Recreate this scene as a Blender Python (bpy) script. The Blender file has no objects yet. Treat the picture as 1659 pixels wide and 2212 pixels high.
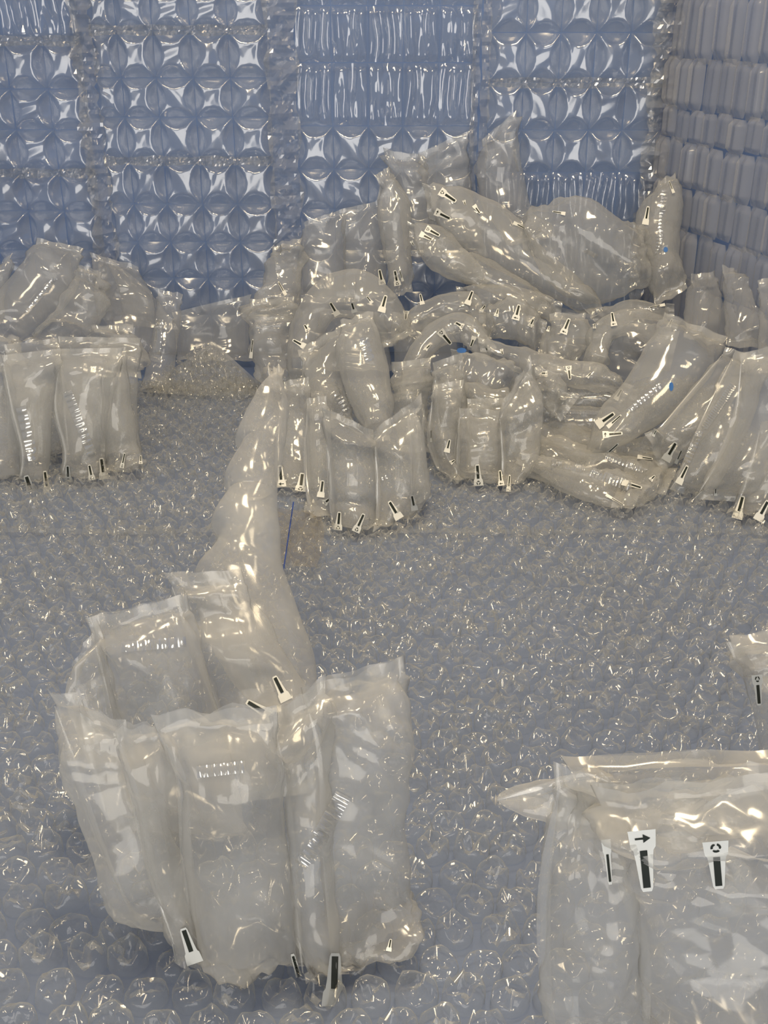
import bpy, math, random
import numpy as np
from mathutils import Vector
from mathutils.bvhtree import BVHTree

SC = bpy.context.scene
COL = SC.collection
random.seed(7)
RNG = np.random.default_rng(11)

# ------------------------------------------------------------------ camera
H = 0.588                      # camera height above the floor, metres
PITCH = math.radians(25.6)
F = 2200.0                     # focal length in photograph pixels
W_PX, H_PX = 1659.0, 2212.0
cam_d = bpy.data.cameras.new('camera')
cam_d.sensor_fit = 'VERTICAL'
cam_d.sensor_height = 24.0
cam_d.lens = 24.0 * F / H_PX
cam_d.clip_start = 0.02
cam = bpy.data.objects.new('camera', cam_d)
cam.location = (0, 0, H)
cam.rotation_euler = (math.pi / 2 - PITCH, 0, 0)
COL.objects.link(cam)
SC.camera = cam

# ------------------------------------------------------------------ world, lamps, exposure
world = bpy.data.worlds.new('room_light')
SC.world = world
world.use_nodes = True
bg = world.node_tree.nodes['Background']
bg.inputs['Color'].default_value = (0.78, 0.85, 1.0, 1)
bg.inputs['Strength'].default_value = 0.33


def area_light(name, loc, target, size, power, color, size_y=None):
    d = bpy.data.lights.new(name, 'AREA')
    d.energy = power
    d.color = color
    d.size = size
    if size_y:
        d.shape = 'RECTANGLE'
        d.size_y = size_y
    o = bpy.data.objects.new(name, d)
    o.location = loc
    o.rotation_euler = (Vector(target) - Vector(loc)).to_track_quat('-Z', 'Y').to_euler()
    COL.objects.link(o)
    return o


area_light('warm_ceiling_lamp', (0.15, 0.75, 1.75), (0.05, 1.25, 0.0), 0.40, 27, (1.0, 0.80, 0.51))
area_light('warm_ceiling_lamp', (-0.55, 0.5, 1.7), (-0.2, 1.1, 0.0), 0.30, 9, (1.0, 0.82, 0.56))
area_light('shop_window_daylight', (-0.25, -1.3, 0.72), (-0.25, 1.6, 0.55), 2.4, 36, (1.0, 0.965, 0.91), 1.5)

SC.view_settings.view_transform = 'Standard'
SC.view_settings.look = 'None'
SC.view_settings.gamma = 1.0
SC.view_settings.use_curve_mapping = False
SC.view_settings.exposure = -0.17
SC.cycles.transparent_max_bounces = 24
SC.cycles.adaptive_threshold = 0.04
SC.cycles.light_sampling_threshold = 0.05
SC.cycles.use_light_tree = False
SC.cycles.max_bounces = 2
SC.cycles.diffuse_bounces = 1
SC.cycles.glossy_bounces = 1
SC.cycles.transmission_bounces = 2
SC.cycles.caustics_reflective = False
SC.cycles.caustics_refractive = False

# ------------------------------------------------------------------ pixel <-> space
CP, SP = math.cos(PITCH), math.sin(PITCH)


def ray(x, y):
    cx = (x - W_PX / 2) / F
    cy = (H_PX / 2 - y) / F
    return Vector((cx, CP + cy * SP, -SP + cy * CP))


def at(x, y, Y):
    """the point of the place seen at a photograph pixel, Y metres in front of the camera"""
    d = ray(x, y)
    p = d * (Y / d.y)
    return np.array((p.x, p.y, p.z + H))


def on_floor(x, y, z=0.012):
    d = ray(x, y)
    p = d * ((z - H) / d.z)
    return np.array((p.x, p.y, p.z + H))


def to_px(p):
    x, y, z = p[0], p[1], p[2] - H
    dep = y * CP - z * SP
    up = y * SP + z * CP
    return W_PX / 2 + F * x / dep, H_PX / 2 - F * up / dep


WALL_Y = 1.965
CORNER_X = 0.50
RW_DIR = np.array((0.12, -0.51, 0.0))
RW_DIR = RW_DIR / np.linalg.norm(RW_DIR)
RW_N = np.array((RW_DIR[1], -RW_DIR[0], 0.0))      # into the room
if RW_N[0] > 0:
    RW_N = -RW_N

# ------------------------------------------------------------------ materials


def new_mat(name):
    m = bpy.data.materials.new(name)
    m.use_nodes = True
    nt = m.node_tree
    for n in list(nt.nodes):
        nt.nodes.remove(n)
    return m, nt, nt.nodes, nt.links


def math_node(nt, op, a, b=None, clamp=False):
    n = nt.nodes.new('ShaderNodeMath')
    n.operation = op
    n.use_clamp = clamp
    for i, v in enumerate((a, b)):
        if v is None:
            continue
        if isinstance(v, (int, float)):
            n.inputs[i].default_value = v
        else:
            nt.links.new(v, n.inputs[i])
    return n.outputs[0]


def film(name, milk=0.12, edge=0.35, color=(0.86, 0.85, 0.82), f0=0.06, rough=0.14,
         bump=0.0, scale=60.0, mottle=0.0, streak=None):
    """thin clear polythene film: mostly see-through, a little milky, glossy, finely crinkled"""
    m, nt, N, L = new_mat(name)
    out = N.new('ShaderNodeOutputMaterial')
    tc = N.new('ShaderNodeTexCoord')
    src = tc.outputs['Object']
    if streak:
        mp = N.new('ShaderNodeMapping')
        mp.inputs['Scale'].default_value = streak
        L.new(src, mp.inputs['Vector'])
        src = mp.outputs['Vector']
    bmp = None
    if bump:
        noi = N.new('ShaderNodeTexNoise')
        noi.inputs['Scale'].default_value = scale
        noi.inputs['Detail'].default_value = 1.5
        noi.inputs['Roughness'].default_value = 0.65
        L.new(src, noi.inputs['Vector'])
        bmp = N.new('ShaderNodeBump')
        bmp.inputs['Strength'].default_value = bump
        bmp.inputs['Distance'].default_value = 0.004
        L.new(noi.outputs['Fac'], bmp.inputs['Height'])
    # longer path through the film towards the rim
    lw = N.new('ShaderNodeLayerWeight')
    lw.inputs['Blend'].default_value = 0.5
    f2 = math_node(nt, 'POWER', lw.outputs['Facing'], 2.6)
    mk = milk
    if mottle:
        big = N.new('ShaderNodeTexNoise')
        big.inputs['Scale'].default_value = 14.0
        big.inputs['Detail'].default_value = 1
        L.new(tc.outputs['Object'], big.inputs['Vector'])
        mot = math_node(nt, 'ADD', math_node(nt, 'MULTIPLY', big.outputs['Fac'], 2 * mottle), 1 - mottle)
        mk = math_node(nt, 'MULTIPLY', mot, milk)
    mk = math_node(nt, 'ADD', math_node(nt, 'MULTIPLY', f2, edge), mk, True)
    tr = N.new('ShaderNodeBsdfTransparent')
    tr.inputs['Color'].default_value = (0.985, 0.985, 0.98, 1)
    di = N.new('ShaderNodeBsdfDiffuse')
    di.inputs['Color'].default_value = (*color, 1)
    tl = N.new('ShaderNodeBsdfTranslucent')
    tl.inputs['Color'].default_value = (*color, 1)
    mx1 = N.new('ShaderNodeMixShader')
    mx1.inputs[0].default_value = 0.45
    L.new(di.outputs[0], mx1.inputs[1])
    L.new(tl.outputs[0], mx1.inputs[2])
    mx2 = N.new('ShaderNodeMixShader')
    L.new(mk, mx2.inputs[0])
    L.new(tr.outputs[0], mx2.inputs[1])
    L.new(mx1.outputs[0], mx2.inputs[2])
    gl = N.new('ShaderNodeBsdfGlossy')
    gl.inputs['Roughness'].default_value = rough
    gl.inputs['Color'].default_value = (1, 0.99, 0.96, 1)
    if bmp:
        L.new(bmp.outputs[0], gl.inputs['Normal'])
    f4 = math_node(nt, 'POWER', lw.outputs['Facing'], 4.0)
    gf = math_node(nt, 'ADD', math_node(nt, 'MULTIPLY', f4, 0.22), f0, True)
    mx3 = N.new('ShaderNodeMixShader')
    L.new(gf, mx3.inputs[0])
    L.new(mx2.outputs[0], mx3.inputs[1])
    L.new(gl.outputs[0], mx3.inputs[2])
    L.new(mx3.outputs[0], out.inputs[0])
    return m


def plain(name, color, rough=0.6, noise=0.0, scale=8.0):
    m, nt, N, L = new_mat(name)
    out = N.new('ShaderNodeOutputMaterial')
    p = N.new('ShaderNodeBsdfPrincipled')
    p.inputs['Roughness'].default_value = rough
    tc = N.new('ShaderNodeTexCoord')
    noi = N.new('ShaderNodeTexNoise')
    noi.inputs['Scale'].default_value = scale
    noi.inputs['Detail'].default_value = 5
    L.new(tc.outputs['Object'], noi.inputs['Vector'])
    cr = N.new('ShaderNodeValToRGB')
    lo = tuple(c * (1 - noise) for c in color)
    hi = tuple(min(1, c * (1 + noise)) for c in color)
    cr.color_ramp.elements[0].position = 0.3
    cr.color_ramp.elements[0].color = (*lo, 1)
    cr.color_ramp.elements[1].position = 0.7
    cr.color_ramp.elements[1].color = (*hi, 1)
    L.new(noi.outputs['Fac'], cr.inputs[0])
    L.new(cr.outputs[0], p.inputs['Base Color'])
    L.new(p.outputs[0], out.inputs[0])
    return m


M = {
    'blue': plain('blue_backing', (0.13, 0.21, 0.43), 0.7, 0.12, 3.0),
    'blue_floor': plain('blue_floor_backing', (0.12, 0.172, 0.31), 0.7, 0.12, 3.0),
    'bag': film('pouch_film', 0.27, 0.26, (0.82, 0.81, 0.765), 0.05, 0.12),
    'bag_near': film('near_pouch_film', 0.29, 0.22, (0.81, 0.79, 0.735), 0.045, 0.15, mottle=0.6),
    'bag_far': film('far_pouch_film', 0.19, 0.26, (0.81, 0.81, 0.80), 0.05, 0.13),
    'cell': film('cushion_cell_film', 0.11, 0.03, (0.82, 0.83, 0.84), 0.16, 0.20),
    'cell_back': film('cell_back_leaf', 0.03, 0.03, (0.80, 0.81, 0.83), 0.004, 0.3),
    'cell_rib': film('rib_cell_film', 0.30, 0.08, (0.80, 0.79, 0.79), 0.06, 0.2),
    'cell_loose': film('slack_cell_film', 0.05, 0.05, (0.82, 0.82, 0.84), 0.16, 0.13),
    'seam': film('crinkled_seam_film', 0.12, 0.2, (0.86, 0.85, 0.83), 0.22, 0.12),
    'edge': film('crumpled_edge_film', 0.20, 0.15, (0.84, 0.84, 0.83), 0.16, 0.14),
    'wrap': film('bubble_wrap_film', 0.03, 0.50, (0.78, 0.78, 0.755), 0.036, 0.12),
    'wrap_base': film('bubble_wrap_backing', 0.15, 0.10, (0.76, 0.765, 0.75), 0.04, 0.2),
    'wrap_flap': film('bubble_wrap_flap_film', 0.34, 0.10, (0.74, 0.74, 0.71), 0.04, 0.2),
    'weld': film('weld_seam_film', 0.30, 0.2, (0.86, 0.84, 0.78), 0.12, 0.16),
    'ladder': film('heat_seal_ladder', 0.20, 0.3, (0.92, 0.90, 0.83), 0.30, 0.12),
    'tag': plain('printed_white', (0.80, 0.79, 0.72), 0.5, 0.04, 60),
    'ink': plain('printed_dark_green', (0.018, 0.022, 0.014), 0.5, 0.1, 60),
    'bluedot': plain('printed_blue', (0.05, 0.16, 0.42), 0.5, 0.1, 60),
    'tape': film('brown_packing_tape', 0.16, 0.1, (0.52, 0.40, 0.20), 0.06, 0.2),
    'pen': plain('blue_pen', (0.02, 0.05, 0.22), 0.6, 0.3, 90),
}

# ------------------------------------------------------------------ mesh helpers


def mesh_np(name, co, faces, smooth=True):
    me = bpy.data.meshes.new(name)
    me.from_pydata([tuple(c) for c in co], [], [tuple(f) for f in faces])
    if smooth:
        me.polygons.foreach_set('use_smooth', [True] * len(me.polygons))
    me.update()
    return me


def link(name, me, mat=None, parent=None):
    o = bpy.data.objects.new(name, me)
    COL.objects.link(o)
    if mat is not None and me is not None and not me.materials:
        me.materials.append(mat)
    if parent is not None:
        o.parent = parent
        o.matrix_parent_inverse = parent.matrix_basis.inverted()
    return o


def tag(o, label=None, cat=None, group=None, kind=None):
    if label:
        o['label'] = label
    if cat:
        o['category'] = cat
    if group:
        o['group'] = group
    if kind:
        o['kind'] = kind
    return o


def thing(name, label, cat, loc=(0, 0, 0), group=None):
    o = bpy.data.objects.new(name, None)
    o.empty_display_size = 0.02
    o.location = loc
    COL.objects.link(o)
    return tag(o, label, cat, group, "thing")


def grid_faces(nr, nc, wrap=False):
    f = []
    m = nc if wrap else nc - 1
    for i in range(nr - 1):
        for j in range(m):
            k = (j + 1) % nc
            f.append((i * nc + j, i * nc + k, (i + 1) * nc + k, (i + 1) * nc + j))
    return f


def tri(x):
    """triangle wave, -1..1: folds with sharp creases"""
    return 4 * np.abs((x % 1.0) - 0.5) - 1


def creases(a, b, rng, freqs, amp):
    h = np.zeros_like(a)
    for f in freqs:
        for _ in range(2):
            t = rng.uniform(0, 2 * math.pi)
            h = h + tri(f * (a * math.cos(t) + b * math.sin(t)) + rng.uniform()
                        + 0.25 * np.sin(b * f * 2.1 + rng.uniform(0, 6))) / f
    return h * amp


def catmull(P, n):
    P = np.asarray(P, float)
    k = len(P)
    if k == 2:
        t = np.linspace(0, 1, n)[:, None]
        return P[0] * (1 - t) + P[1] * t
    E = np.vstack([2 * P[0] - P[1], P, 2 * P[-1] - P[-2]])
    out = []
    for s in np.linspace(0, k - 1, n):
        i = min(int(s), k - 2)
        t = s - i
        p0, p1, p2, p3 = E[i], E[i + 1], E[i + 2], E[i + 3]
        out.append(0.5 * ((2 * p1) + (-p0 + p2) * t + (2 * p0 - 5 * p1 + 4 * p2 - p3) * t * t
                          + (-p0 + 3 * p1 - 3 * p2 + p3) * t ** 3))
    return np.array(out)


# ------------------------------------------------------------------ the setting
def slab(name, p0, p1, p2, p3, thick, mat, n):
    """a flat slab with the four corners on its room side"""
    c = [np.array(p, float) for p in (p0, p1, p2, p3)]
    n = np.array(n, float)
    co = c + [q - n * thick for q in c]
    fs = [(0, 1, 2, 3), (7, 6, 5, 4), (0, 4, 5, 1), (1, 5, 6, 2), (2, 6, 7, 3), (3, 7, 4, 0)]
    o = link(name, mesh_np(name, co, fs, False), mat)
    tag(o, kind='structure')
    return o


XL = -1.05
RWE = np.array((CORNER_X, WALL_Y, 0)) + RW_DIR * 1.75
slab('floor', (XL, 0.0, 0), (RWE[0], 0.0, 0), (RWE[0], WALL_Y, 0), (XL, WALL_Y, 0), 0.03, M['blue_floor'], (0, 0, 1))
slab('wall_back', (XL, WALL_Y, 0), (CORNER_X, WALL_Y, 0), (CORNER_X, WALL_Y, 1.0), (XL, WALL_Y, 1.0), 0.03, M['blue'], (0, -1, 0))
slab('wall_right', (CORNER_X, WALL_Y, 0), (RWE[0], RWE[1], 0), (RWE[0], RWE[1], 1.0), (CORNER_X, WALL_Y, 1.0), 0.03, M['blue'], RW_N)

# ------------------------------------------------------------------ quilted cushion sheets on the walls


def cell_mesh(name, kind, seed):
    rng = np.random.default_rng(seed)
    n = 31
    u = np.linspace(-1, 1, n)
    U, V = np.meshgrid(u, u)          # U across, V up
    if kind == 'full':
        a = 0.50 + rng.uniform(-0.05, 0.04)
        e = 0.03
        du = (1 - np.abs(U)) / (a * (1 - V * V) + e)
        dv = (1 - np.abs(V)) / (a * (1 - U * U) + e)
        t = np.clip(np.minimum(du, dv), 0, 1.0)
        rise = 0.8 * t + 0.2 * np.clip((t - 0.7) / 0.3, 0, 1)
        dome = 1 + 0.10 * (1 - U * U) * (1 - V * V)
        Hh = rise * dome
        Hh += 0.05 * creases(U, V, rng, (0.6, 1.1), 1.0) * rise
    elif kind == 'slack':
        end = np.clip((1 - np.abs(V)) / 0.25, 0, 1) ** 0.6
        ridge = np.zeros_like(U)
        for k in range(3):
            f = rng.uniform(0.6, 1.7)
            ridge += tri(f * U + rng.uniform() + 0.12 * np.sin(2.3 * V + rng.uniform(0, 6)) * f) / (0.7 + f * 0.5)
        Hh = (0.55 + 0.33 * ridge) * end
        Hh *= np.clip((1 - np.abs(U)) / 0.12, 0, 1)
    else:                             # upright prism-like ribs with tapering ends
        end = np.clip((1 - np.abs(V)) / 0.34, 0, 1) ** 0.8
        x0 = rng.uniform(-0.25, 0.25)
        tent = np.clip(np.minimum((1 + U) / (0.5 + 0.4 * x0), (1 - U) / (0.5 - 0.4 * x0)), 0, 1)
        Hh = tent * (0.88 + 0.12 * tri(1.2 * U + rng.uniform())) * (0.12 + 0.88 * end)
        U = U * (0.80 + 0.22 * end)
    co = np.stack([U, -np.maximum(Hh, 0.02), V], -1).reshape(-1, 3)
    fs = grid_faces(n, n)
    fs = [f[::1] for f in fs]
    # flat back leaf
    k = len(co)
    co = np.vstack([co, [(-1, 0.0, -1), (1, 0.0, -1), (1, 0.0, 1), (-1, 0.0, 1)]])
    fs.append((k, k + 3, k + 2, k + 1))
    me = mesh_np(name, co, fs, True)
    mi = np.zeros(len(fs), int)
    mi[-1] = 1
    return me, mi


CELLS = {}
for kind, mat, cnt in (('full', 'cell', 6), ('slack', 'cell_loose', 5), ('rib', 'cell_rib', 5)):
    CELLS[kind] = []
    for i in range(cnt):
        me, mi = cell_mesh('air_cell', kind, 100 + i)
        me.materials.append(M[mat])
        me.materials.append(M['cell_back'])
        me.polygons.foreach_set('material_index', mi)
        CELLS[kind].append(me)


def crinkle_strip(name, parent, p0, p1, width_vec, normal, seed, amp=0.005, nl=90, nw=9, freq=34.0, mat='seam'):
    """a crumpled flat edge of a sheet from p0 to p1"""
    rng = np.random.default_rng(seed)
    p0, p1, wv, n = (np.array(q, float) for q in (p0, p1, width_vec, normal))
    L = np.linalg.norm(p1 - p0)
    S, T = np.meshgrid(np.linspace(0, 1, nl), np.linspace(-1, 1, nw), indexing='ij')
    a, b = S * L, T * np.linalg.norm(wv)
    h = creases(a * freq, b * freq * 0.5, rng, (0.5, 1.0, 1.7), 1.0) * amp
    wob = 1 + 0.16 * np.sin(S * L * 60 + rng.uniform(0, 6))
    co = (p0 + (p1 - p0) * S[..., None] + wv * (T * wob)[..., None]
          + n * (np.abs(h) + 0.004)[..., None]).reshape(-1, 3)
    return link(name, mesh_np(name, co, grid_faces(nl, nw), False), M[mat], parent)


def wall_pt(x, y, off):
    return at(x, y, WALL_Y - off)


def back_sheet(label, xs, ys, off, slack_rows=(), yref=None, xref=None, lump=0.017, edges=(), crinkle_rows=(), seed=0, skew=0.0):
    """xs: column seams (pixels, read at row yref); ys: row seams (read at column xref)"""
    rng = random.Random(seed)
    X = [wall_pt(x, yref, off)[0] for x in xs]
    Z = [wall_pt(xref, y, off)[2] for y in ys]
    t = thing('air_cushion_sheet', label, 'cushion sheet', (sum(X) / len(X), WALL_Y - off, Z[-1]), 'quilted cushion sheets on the walls')
    for r in range(len(Z) - 1):
        z0, z1 = Z[r + 1], Z[r]
        for c in range(len(X) - 1):
            kind = 'slack' if r in slack_rows else 'full'
            me = rng.choice(CELLS[kind])
            o = link('air_cell', me)
            w, h = (X[c + 1] - X[c]) / 2, (z1 - z0) / 2
            sx = rng.choice((-1, 1)) if kind == 'slack' else 1
            o.scale = (w * 0.985 * sx, lump * rng.uniform(0.8, 1.15), h * 0.985)
            o.rotation_euler = (-0.07 + rng.uniform(-.05, .05), 0, rng.uniform(-.05, .05))
            o.location = ((X[c] + X[c + 1]) / 2 + skew * ((z0 + z1) / 2 - Z[-1]), WALL_Y - off, (z0 + z1) / 2)
            o.parent = t
            o.matrix_parent_inverse = t.matrix_basis.inverted()
    for i, (xa, wpx) in enumerate(edges):
        x = wall_pt(xa, yref, off)[0]
        wd = wpx / 1160.0 / 2
        crinkle_strip('crumpled_edge', t, (x, WALL_Y - off - .004, Z[-1]), (x, WALL_Y - off - .004, Z[0]), (wd, 0, 0), (0, -1, 0), seed * 10 + i,
                      amp=0.008, nl=110, nw=10, mat='edge')
    for i, ya in enumerate(crinkle_rows):
        z = wall_pt(xref, ya, off)[2]
        crinkle_strip('puckered_seam', t, (X[0], WALL_Y - off - .003, z), (X[-1], WALL_Y - off - .003, z), (0, 0, 0.008), (0, -1, 0), seed * 10 + 5 + i,
                      amp=0.004, nl=90, nw=5, freq=60)
    return t


back_sheet('quilted clear cushion sheet at the far left end of the blue back wall',
           [-210, -135, -58, 22, 104, 186], [-130, -20, 88, 192, 280, 372, 455, 540, 625, 705, 770], 0.012,
           slack_rows=(0, 1), yref=190, xref=100, edges=((196, 46),), crinkle_rows=(88, 372), seed=1)
back_sheet('quilted clear cushion sheet left of the crumpled vertical strip on back wall',
           [206, 262, 338, 418, 498, 584], [-115, -20, 65, 168, 253, 346, 440, 522, 600, 680, 765], 0.016,
           yref=170, xref=415, edges=((612, 62),), crinkle_rows=(65, 346), seed=2)
back_sheet('cushion sheet with slack wrinkled upper rows in middle of back wall',
           [644, 720, 796, 870, 945, 1024], [-110, 12, 135, 272, 365, 452, 540, 630, 700, 762], 0.013,
           slack_rows=(0, 1, 2), yref=300, xref=800, edges=((1020, 16),), crinkle_rows=(), seed=3)
back_sheet('quilted clear cushion sheet beside the corner on back wall',
           [1052, 1129, 1202, 1276, 1349, 1432], [-135, -30, 70, 178, 281, 372, 485, 580, 675, 762], 0.018,
           slack_rows=(5, 6, 7), yref=220, xref=1240, edges=((1044, 18), (1420, 50)), crinkle_rows=(178,), seed=4)

# right wall sheet: narrow upright cells running towards the viewer
t = thing('air_cushion_sheet', 'cushion sheet of narrow upright cells on the right hand wall', 'cushion sheet',
          tuple(np.array((CORNER_X, WALL_Y, 0)) + RW_DIR * 0.3 + RW_N * 0.012), 'quilted cushion sheets on the walls')
rr = random.Random(5)
rz = math.atan2(RW_DIR[1], RW_DIR[0])
rowz = [at(1440, y, WALL_Y)[2] for y in (-120, -10, 125, 228, 292, 380, 462, 560, 660)]
for r in range(len(rowz) - 1):
    ncol = 18
    for c in range(ncol):
        s = 0.025 + 0.045 * (c + 0.5) + (0.010 if r % 2 else 0) + rr.uniform(-.004, .004)
        p = np.array((CORNER_X, WALL_Y, 0)) + RW_DIR * s + RW_N * 0.012
        o = link('air_cell', rr.choice(CELLS['rib']))
        hz = (rowz[r] - rowz[r + 1]) / 2
        o.scale = (0.0235, 0.010 * rr.uniform(0.6, 1.3), hz * 1.03)
        o.rotation_euler = (0, rr.uniform(-.04, .04), rz)
        o.location = (p[0], p[1], (rowz[r] + rowz[r + 1]) / 2 + rr.uniform(-.005, .005))
        o.parent = t
        o.matrix_parent_inverse = t.matrix_basis.inverted()

# ------------------------------------------------------------------ bubble wrap on the floor
PITCH_B = 0.030


def bubble_geo(seed, nr=5, na=16):
    """one wrinkled air bubble: upright rim, slack puckered crown"""
    rng = np.random.default_rng(seed)
    R = 0.0134
    rows = [(1.05, 0.0), (1.03, 0.55), (0.97, 0.95), (0.87, 1.04), (0.72, 0.90), (0.42, 0.86), (0.2, 0.9)]
    co = []
    sq = rng.uniform(0.9, 1.08)
    ph = rng.uniform(0, 6.28)
    for i, (r, z) in enumerate(rows):
        for j in range(na):
            th = 2 * math.pi * j / na + (math.pi / na if i % 2 else 0)
            rr_ = r * R * (1 + 0.05 * math.cos(2 * th + ph))
            x, y = rr_ * math.cos(th) * sq, rr_ * math.sin(th) / sq
            co.append([x, y, z * 0.0098])
    co.append([0, 0, 0.0098])
    co = np.array(co)
    a, b = co[:, 0] * 90, co[:, 1] * 90
    h = creases(a, b, rng, (0.7, 1.3, 2.2), 1.0) * 0.0026
    rad = np.hypot(co[:, 0], co[:, 1]) / R
    co[:, 2] += h * np.clip((1.08 - rad) / 0.35, 0, 1) * 1.25
    co[:, 2] = np.maximum(co[:, 2], 0)
    fs = grid_faces(len(rows), na, True)
    fs = [tuple(f) for f in fs]
    k = len(co) - 1
    base = (len(rows) - 1) * na
    for j in range(na):
        fs.append((base + j, base + (j + 1) % na, k))
    return co, fs


BUB = [bubble_geo(200 + i) for i in range(9)]
BUB_ME = []
for co, fs in BUB:
    me = mesh_np('bubble', co, fs, True)
    me.materials.append(M['wrap'])
    BUB_ME.append(me)


def floor_z(x, y):
    return 0.006 + 0.003 * np.sin(x * 9 + 1.3 * y) * np.cos(y * 7 + 0.6 * x) + 0.002 * np.sin(23 * x - 11 * y)


def in_poly(x, y, P):
    c = False
    j = len(P) - 1
    for i in range(len(P)):
        if (P[i][1] > y) != (P[j][1] > y) and x < (P[j][0] - P[i][0]) * (y - P[i][1]) / (P[j][1] - P[i][1]) + P[i][0]:
            c = not c
        j = i
    return c


COVER = [[(150, 1530), (460, 1250), (580, 850), (660, 1400), (880, 1480), (890, 1980), (730, 2180), (420, 2100), (290, 1980)],
         [(1190, 1700), (1700, 1670), (1700, 2300), (1180, 2300)]]


def wrap_sheet(label, x0, x1, y0, y1, seed, lift, keep=None, max_parts=300):
    rng = random.Random(seed)
    t = thing('bubble_wrap', label, 'bubble wrap', ((x0 + x1) / 2, (y0 + y1) / 2, 0), 'bubble wrap on the floor')
    nx, ny = 70, 60
    Xg, Yg = np.meshgrid(np.linspace(x0, x1, nx), np.linspace(y0, y1, ny))
    Zg = floor_z(Xg, Yg) + lift
    link('backing_film', mesh_np('backing_film', np.stack([Xg, Yg, Zg], -1).reshape(-1, 3), grid_faces(ny, nx)), M['wrap_base'], t)
    spots = []
    j = 0
    y = y0 + 0.012
    while y < y1 - 0.01:
        x = x0 + 0.012 + (PITCH_B / 2 if j % 2 else 0)
        while x < x1 - 0.01:
            px = x + rng.uniform(-.0024, .0024)
            py = y + rng.uniform(-.0024, .0024)
            spots.append((px, py, float(floor_z(px, py)) + lift))
            x += PITCH_B
        y += PITCH_B * 0.866
        j += 1
    near, rest = [], []
    for s in spots:
        q = to_px(s)
        ok = -20 < q[0] < W_PX + 20 and -20 < q[1] < H_PX + 20
        if ok and not any(in_poly(q[0], q[1], P) for P in COVER):
            near.append((math.hypot(s[1], s[2] - H), s))
        elif -400 < q[0] < W_PX + 400 and q[1] < H_PX + 500:
            rest.append(s)
    near.sort()
    rest += [s for _, s in near[max_parts:]]
    for _, s in near[:max_parts]:
        o = link('bubble', rng.choice(BUB_ME), None, None)
        o.location = s
        o.rotation_euler = (rng.uniform(-.12, .12), rng.uniform(-.12, .12), rng.uniform(0, 6.28))
        k = rng.uniform(0.94, 1.06)
        o.scale = (k, k, k * rng.uniform(0.75, 1.25))
        o.parent = t
        o.matrix_parent_inverse = t.matrix_basis.inverted()
    CO, FS, n = [], [], 0
    for s in rest:
        co, fs = rng.choice(BUB)
        a = rng.uniform(0, 6.28)
        ca, sa = math.cos(a), math.sin(a)
        k = rng.uniform(0.94, 1.06)
        q = np.empty_like(co)
        q[:, 0] = (co[:, 0] * ca - co[:, 1] * sa) * k + s[0]
        q[:, 1] = (co[:, 0] * sa + co[:, 1] * ca) * k + s[1]
        q[:, 2] = co[:, 2] * k * rng.uniform(0.75, 1.25) + s[2]
        CO.append(q)
        FS += [tuple(v + n for v in f) for f in fs]
        n += len(co)
    if CO:
        o = link('bubbles', mesh_np('bubbles', np.vstack(CO), FS, True), M['wrap'], t)
        o['kind'] = 'stuff'
    return t


wrap_sheet('sheet of large bubble wrap covering the floor in the foreground', -0.62, 0.62, 0.30, 1.165, 1, 0.0)
wrap_sheet('sheet of bubble wrap on the floor under the rear pouches', -0.80, 0.58, 1.150, 1.745, 2, 0.001, max_parts=0)

# bubble wrap flap folded up in the far corner of the floor
t = thing('bubble_wrap_flap', 'peaked flap of bubble wrap standing up before the back wall', 'bubble wrap', tuple(on_floor(450, 845, 0)))
tip, lf, rt = at(462, 738, 1.80), at(300, 846, 1.70), at(588, 852, 1.69)
mid = at(450, 856, 1.67)
n = 22
co, fs, ids = [], [], {}
for i in range(n + 1):
    for j in range(n + 1 - i):
        a, b = i / n, j / n
        p = tip * a + rt * b + lf * (1 - a - b)
        p = p + (mid - (lf + rt) / 2) * (4 * b * (1 - a - b)) * 0.8
        p = p + np.array((0, -1, 0.4)) * 0.004 * math.sin(17 * a + 9 * b)
        ids[i, j] = len(co)
        co.append(p)
for i in range(n):
    for j in range(n - i):
        fs.append((ids[i, j], ids[i, j + 1], ids[i + 1, j]))
        if j < n - i - 1:
            fs.append((ids[i, j + 1], ids[i + 1, j + 1], ids[i + 1, j]))
link('backing_film', mesh_np('backing_film', co, fs), M['wrap_flap'], t)
nrm = np.cross(rt - lf, tip - lf)
nrm = nrm / np.linalg.norm(nrm)
if nrm[1] > 0:
    nrm = -nrm
q_flap = Vector(nrm).to_track_quat('Z', 'Y').to_euler()
rb = random.Random(3)
m_ = 10
for i in range(m_):
    for j in range(m_ - i):
        a, b = (i + 0.4) / m_, (j + 0.4) / m_
        if a + b > 0.97:
            continue
        p = tip * a + rt * b + lf * (1 - a - b) + (mid - (lf + rt) / 2) * (4 * b * (1 - a - b)) * 0.8
        o = link('bubble', rb.choice(BUB_ME))
        o.location = p
        o.rotation_euler = q_flap
        o.scale = (0.9, 0.9, rb.uniform(0.8, 1.3))
        o.parent = t
        o.matrix_parent_inverse = t.matrix_basis.inverted()

# ------------------------------------------------------------------ inflated pouches


def section_points(secs):
    Lp, Rp = [], []
    for s in secs:
        xl, yl, xr, yr, Y = s[:5]
        Yl, Yr = (Y if isinstance(Y, tuple) else (Y, Y))
        Lp.append(at(xl, yl, Yl))
        Rp.append(at(xr, yr, Yr))
    return np.array(Lp), np.array(Rp)


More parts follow.
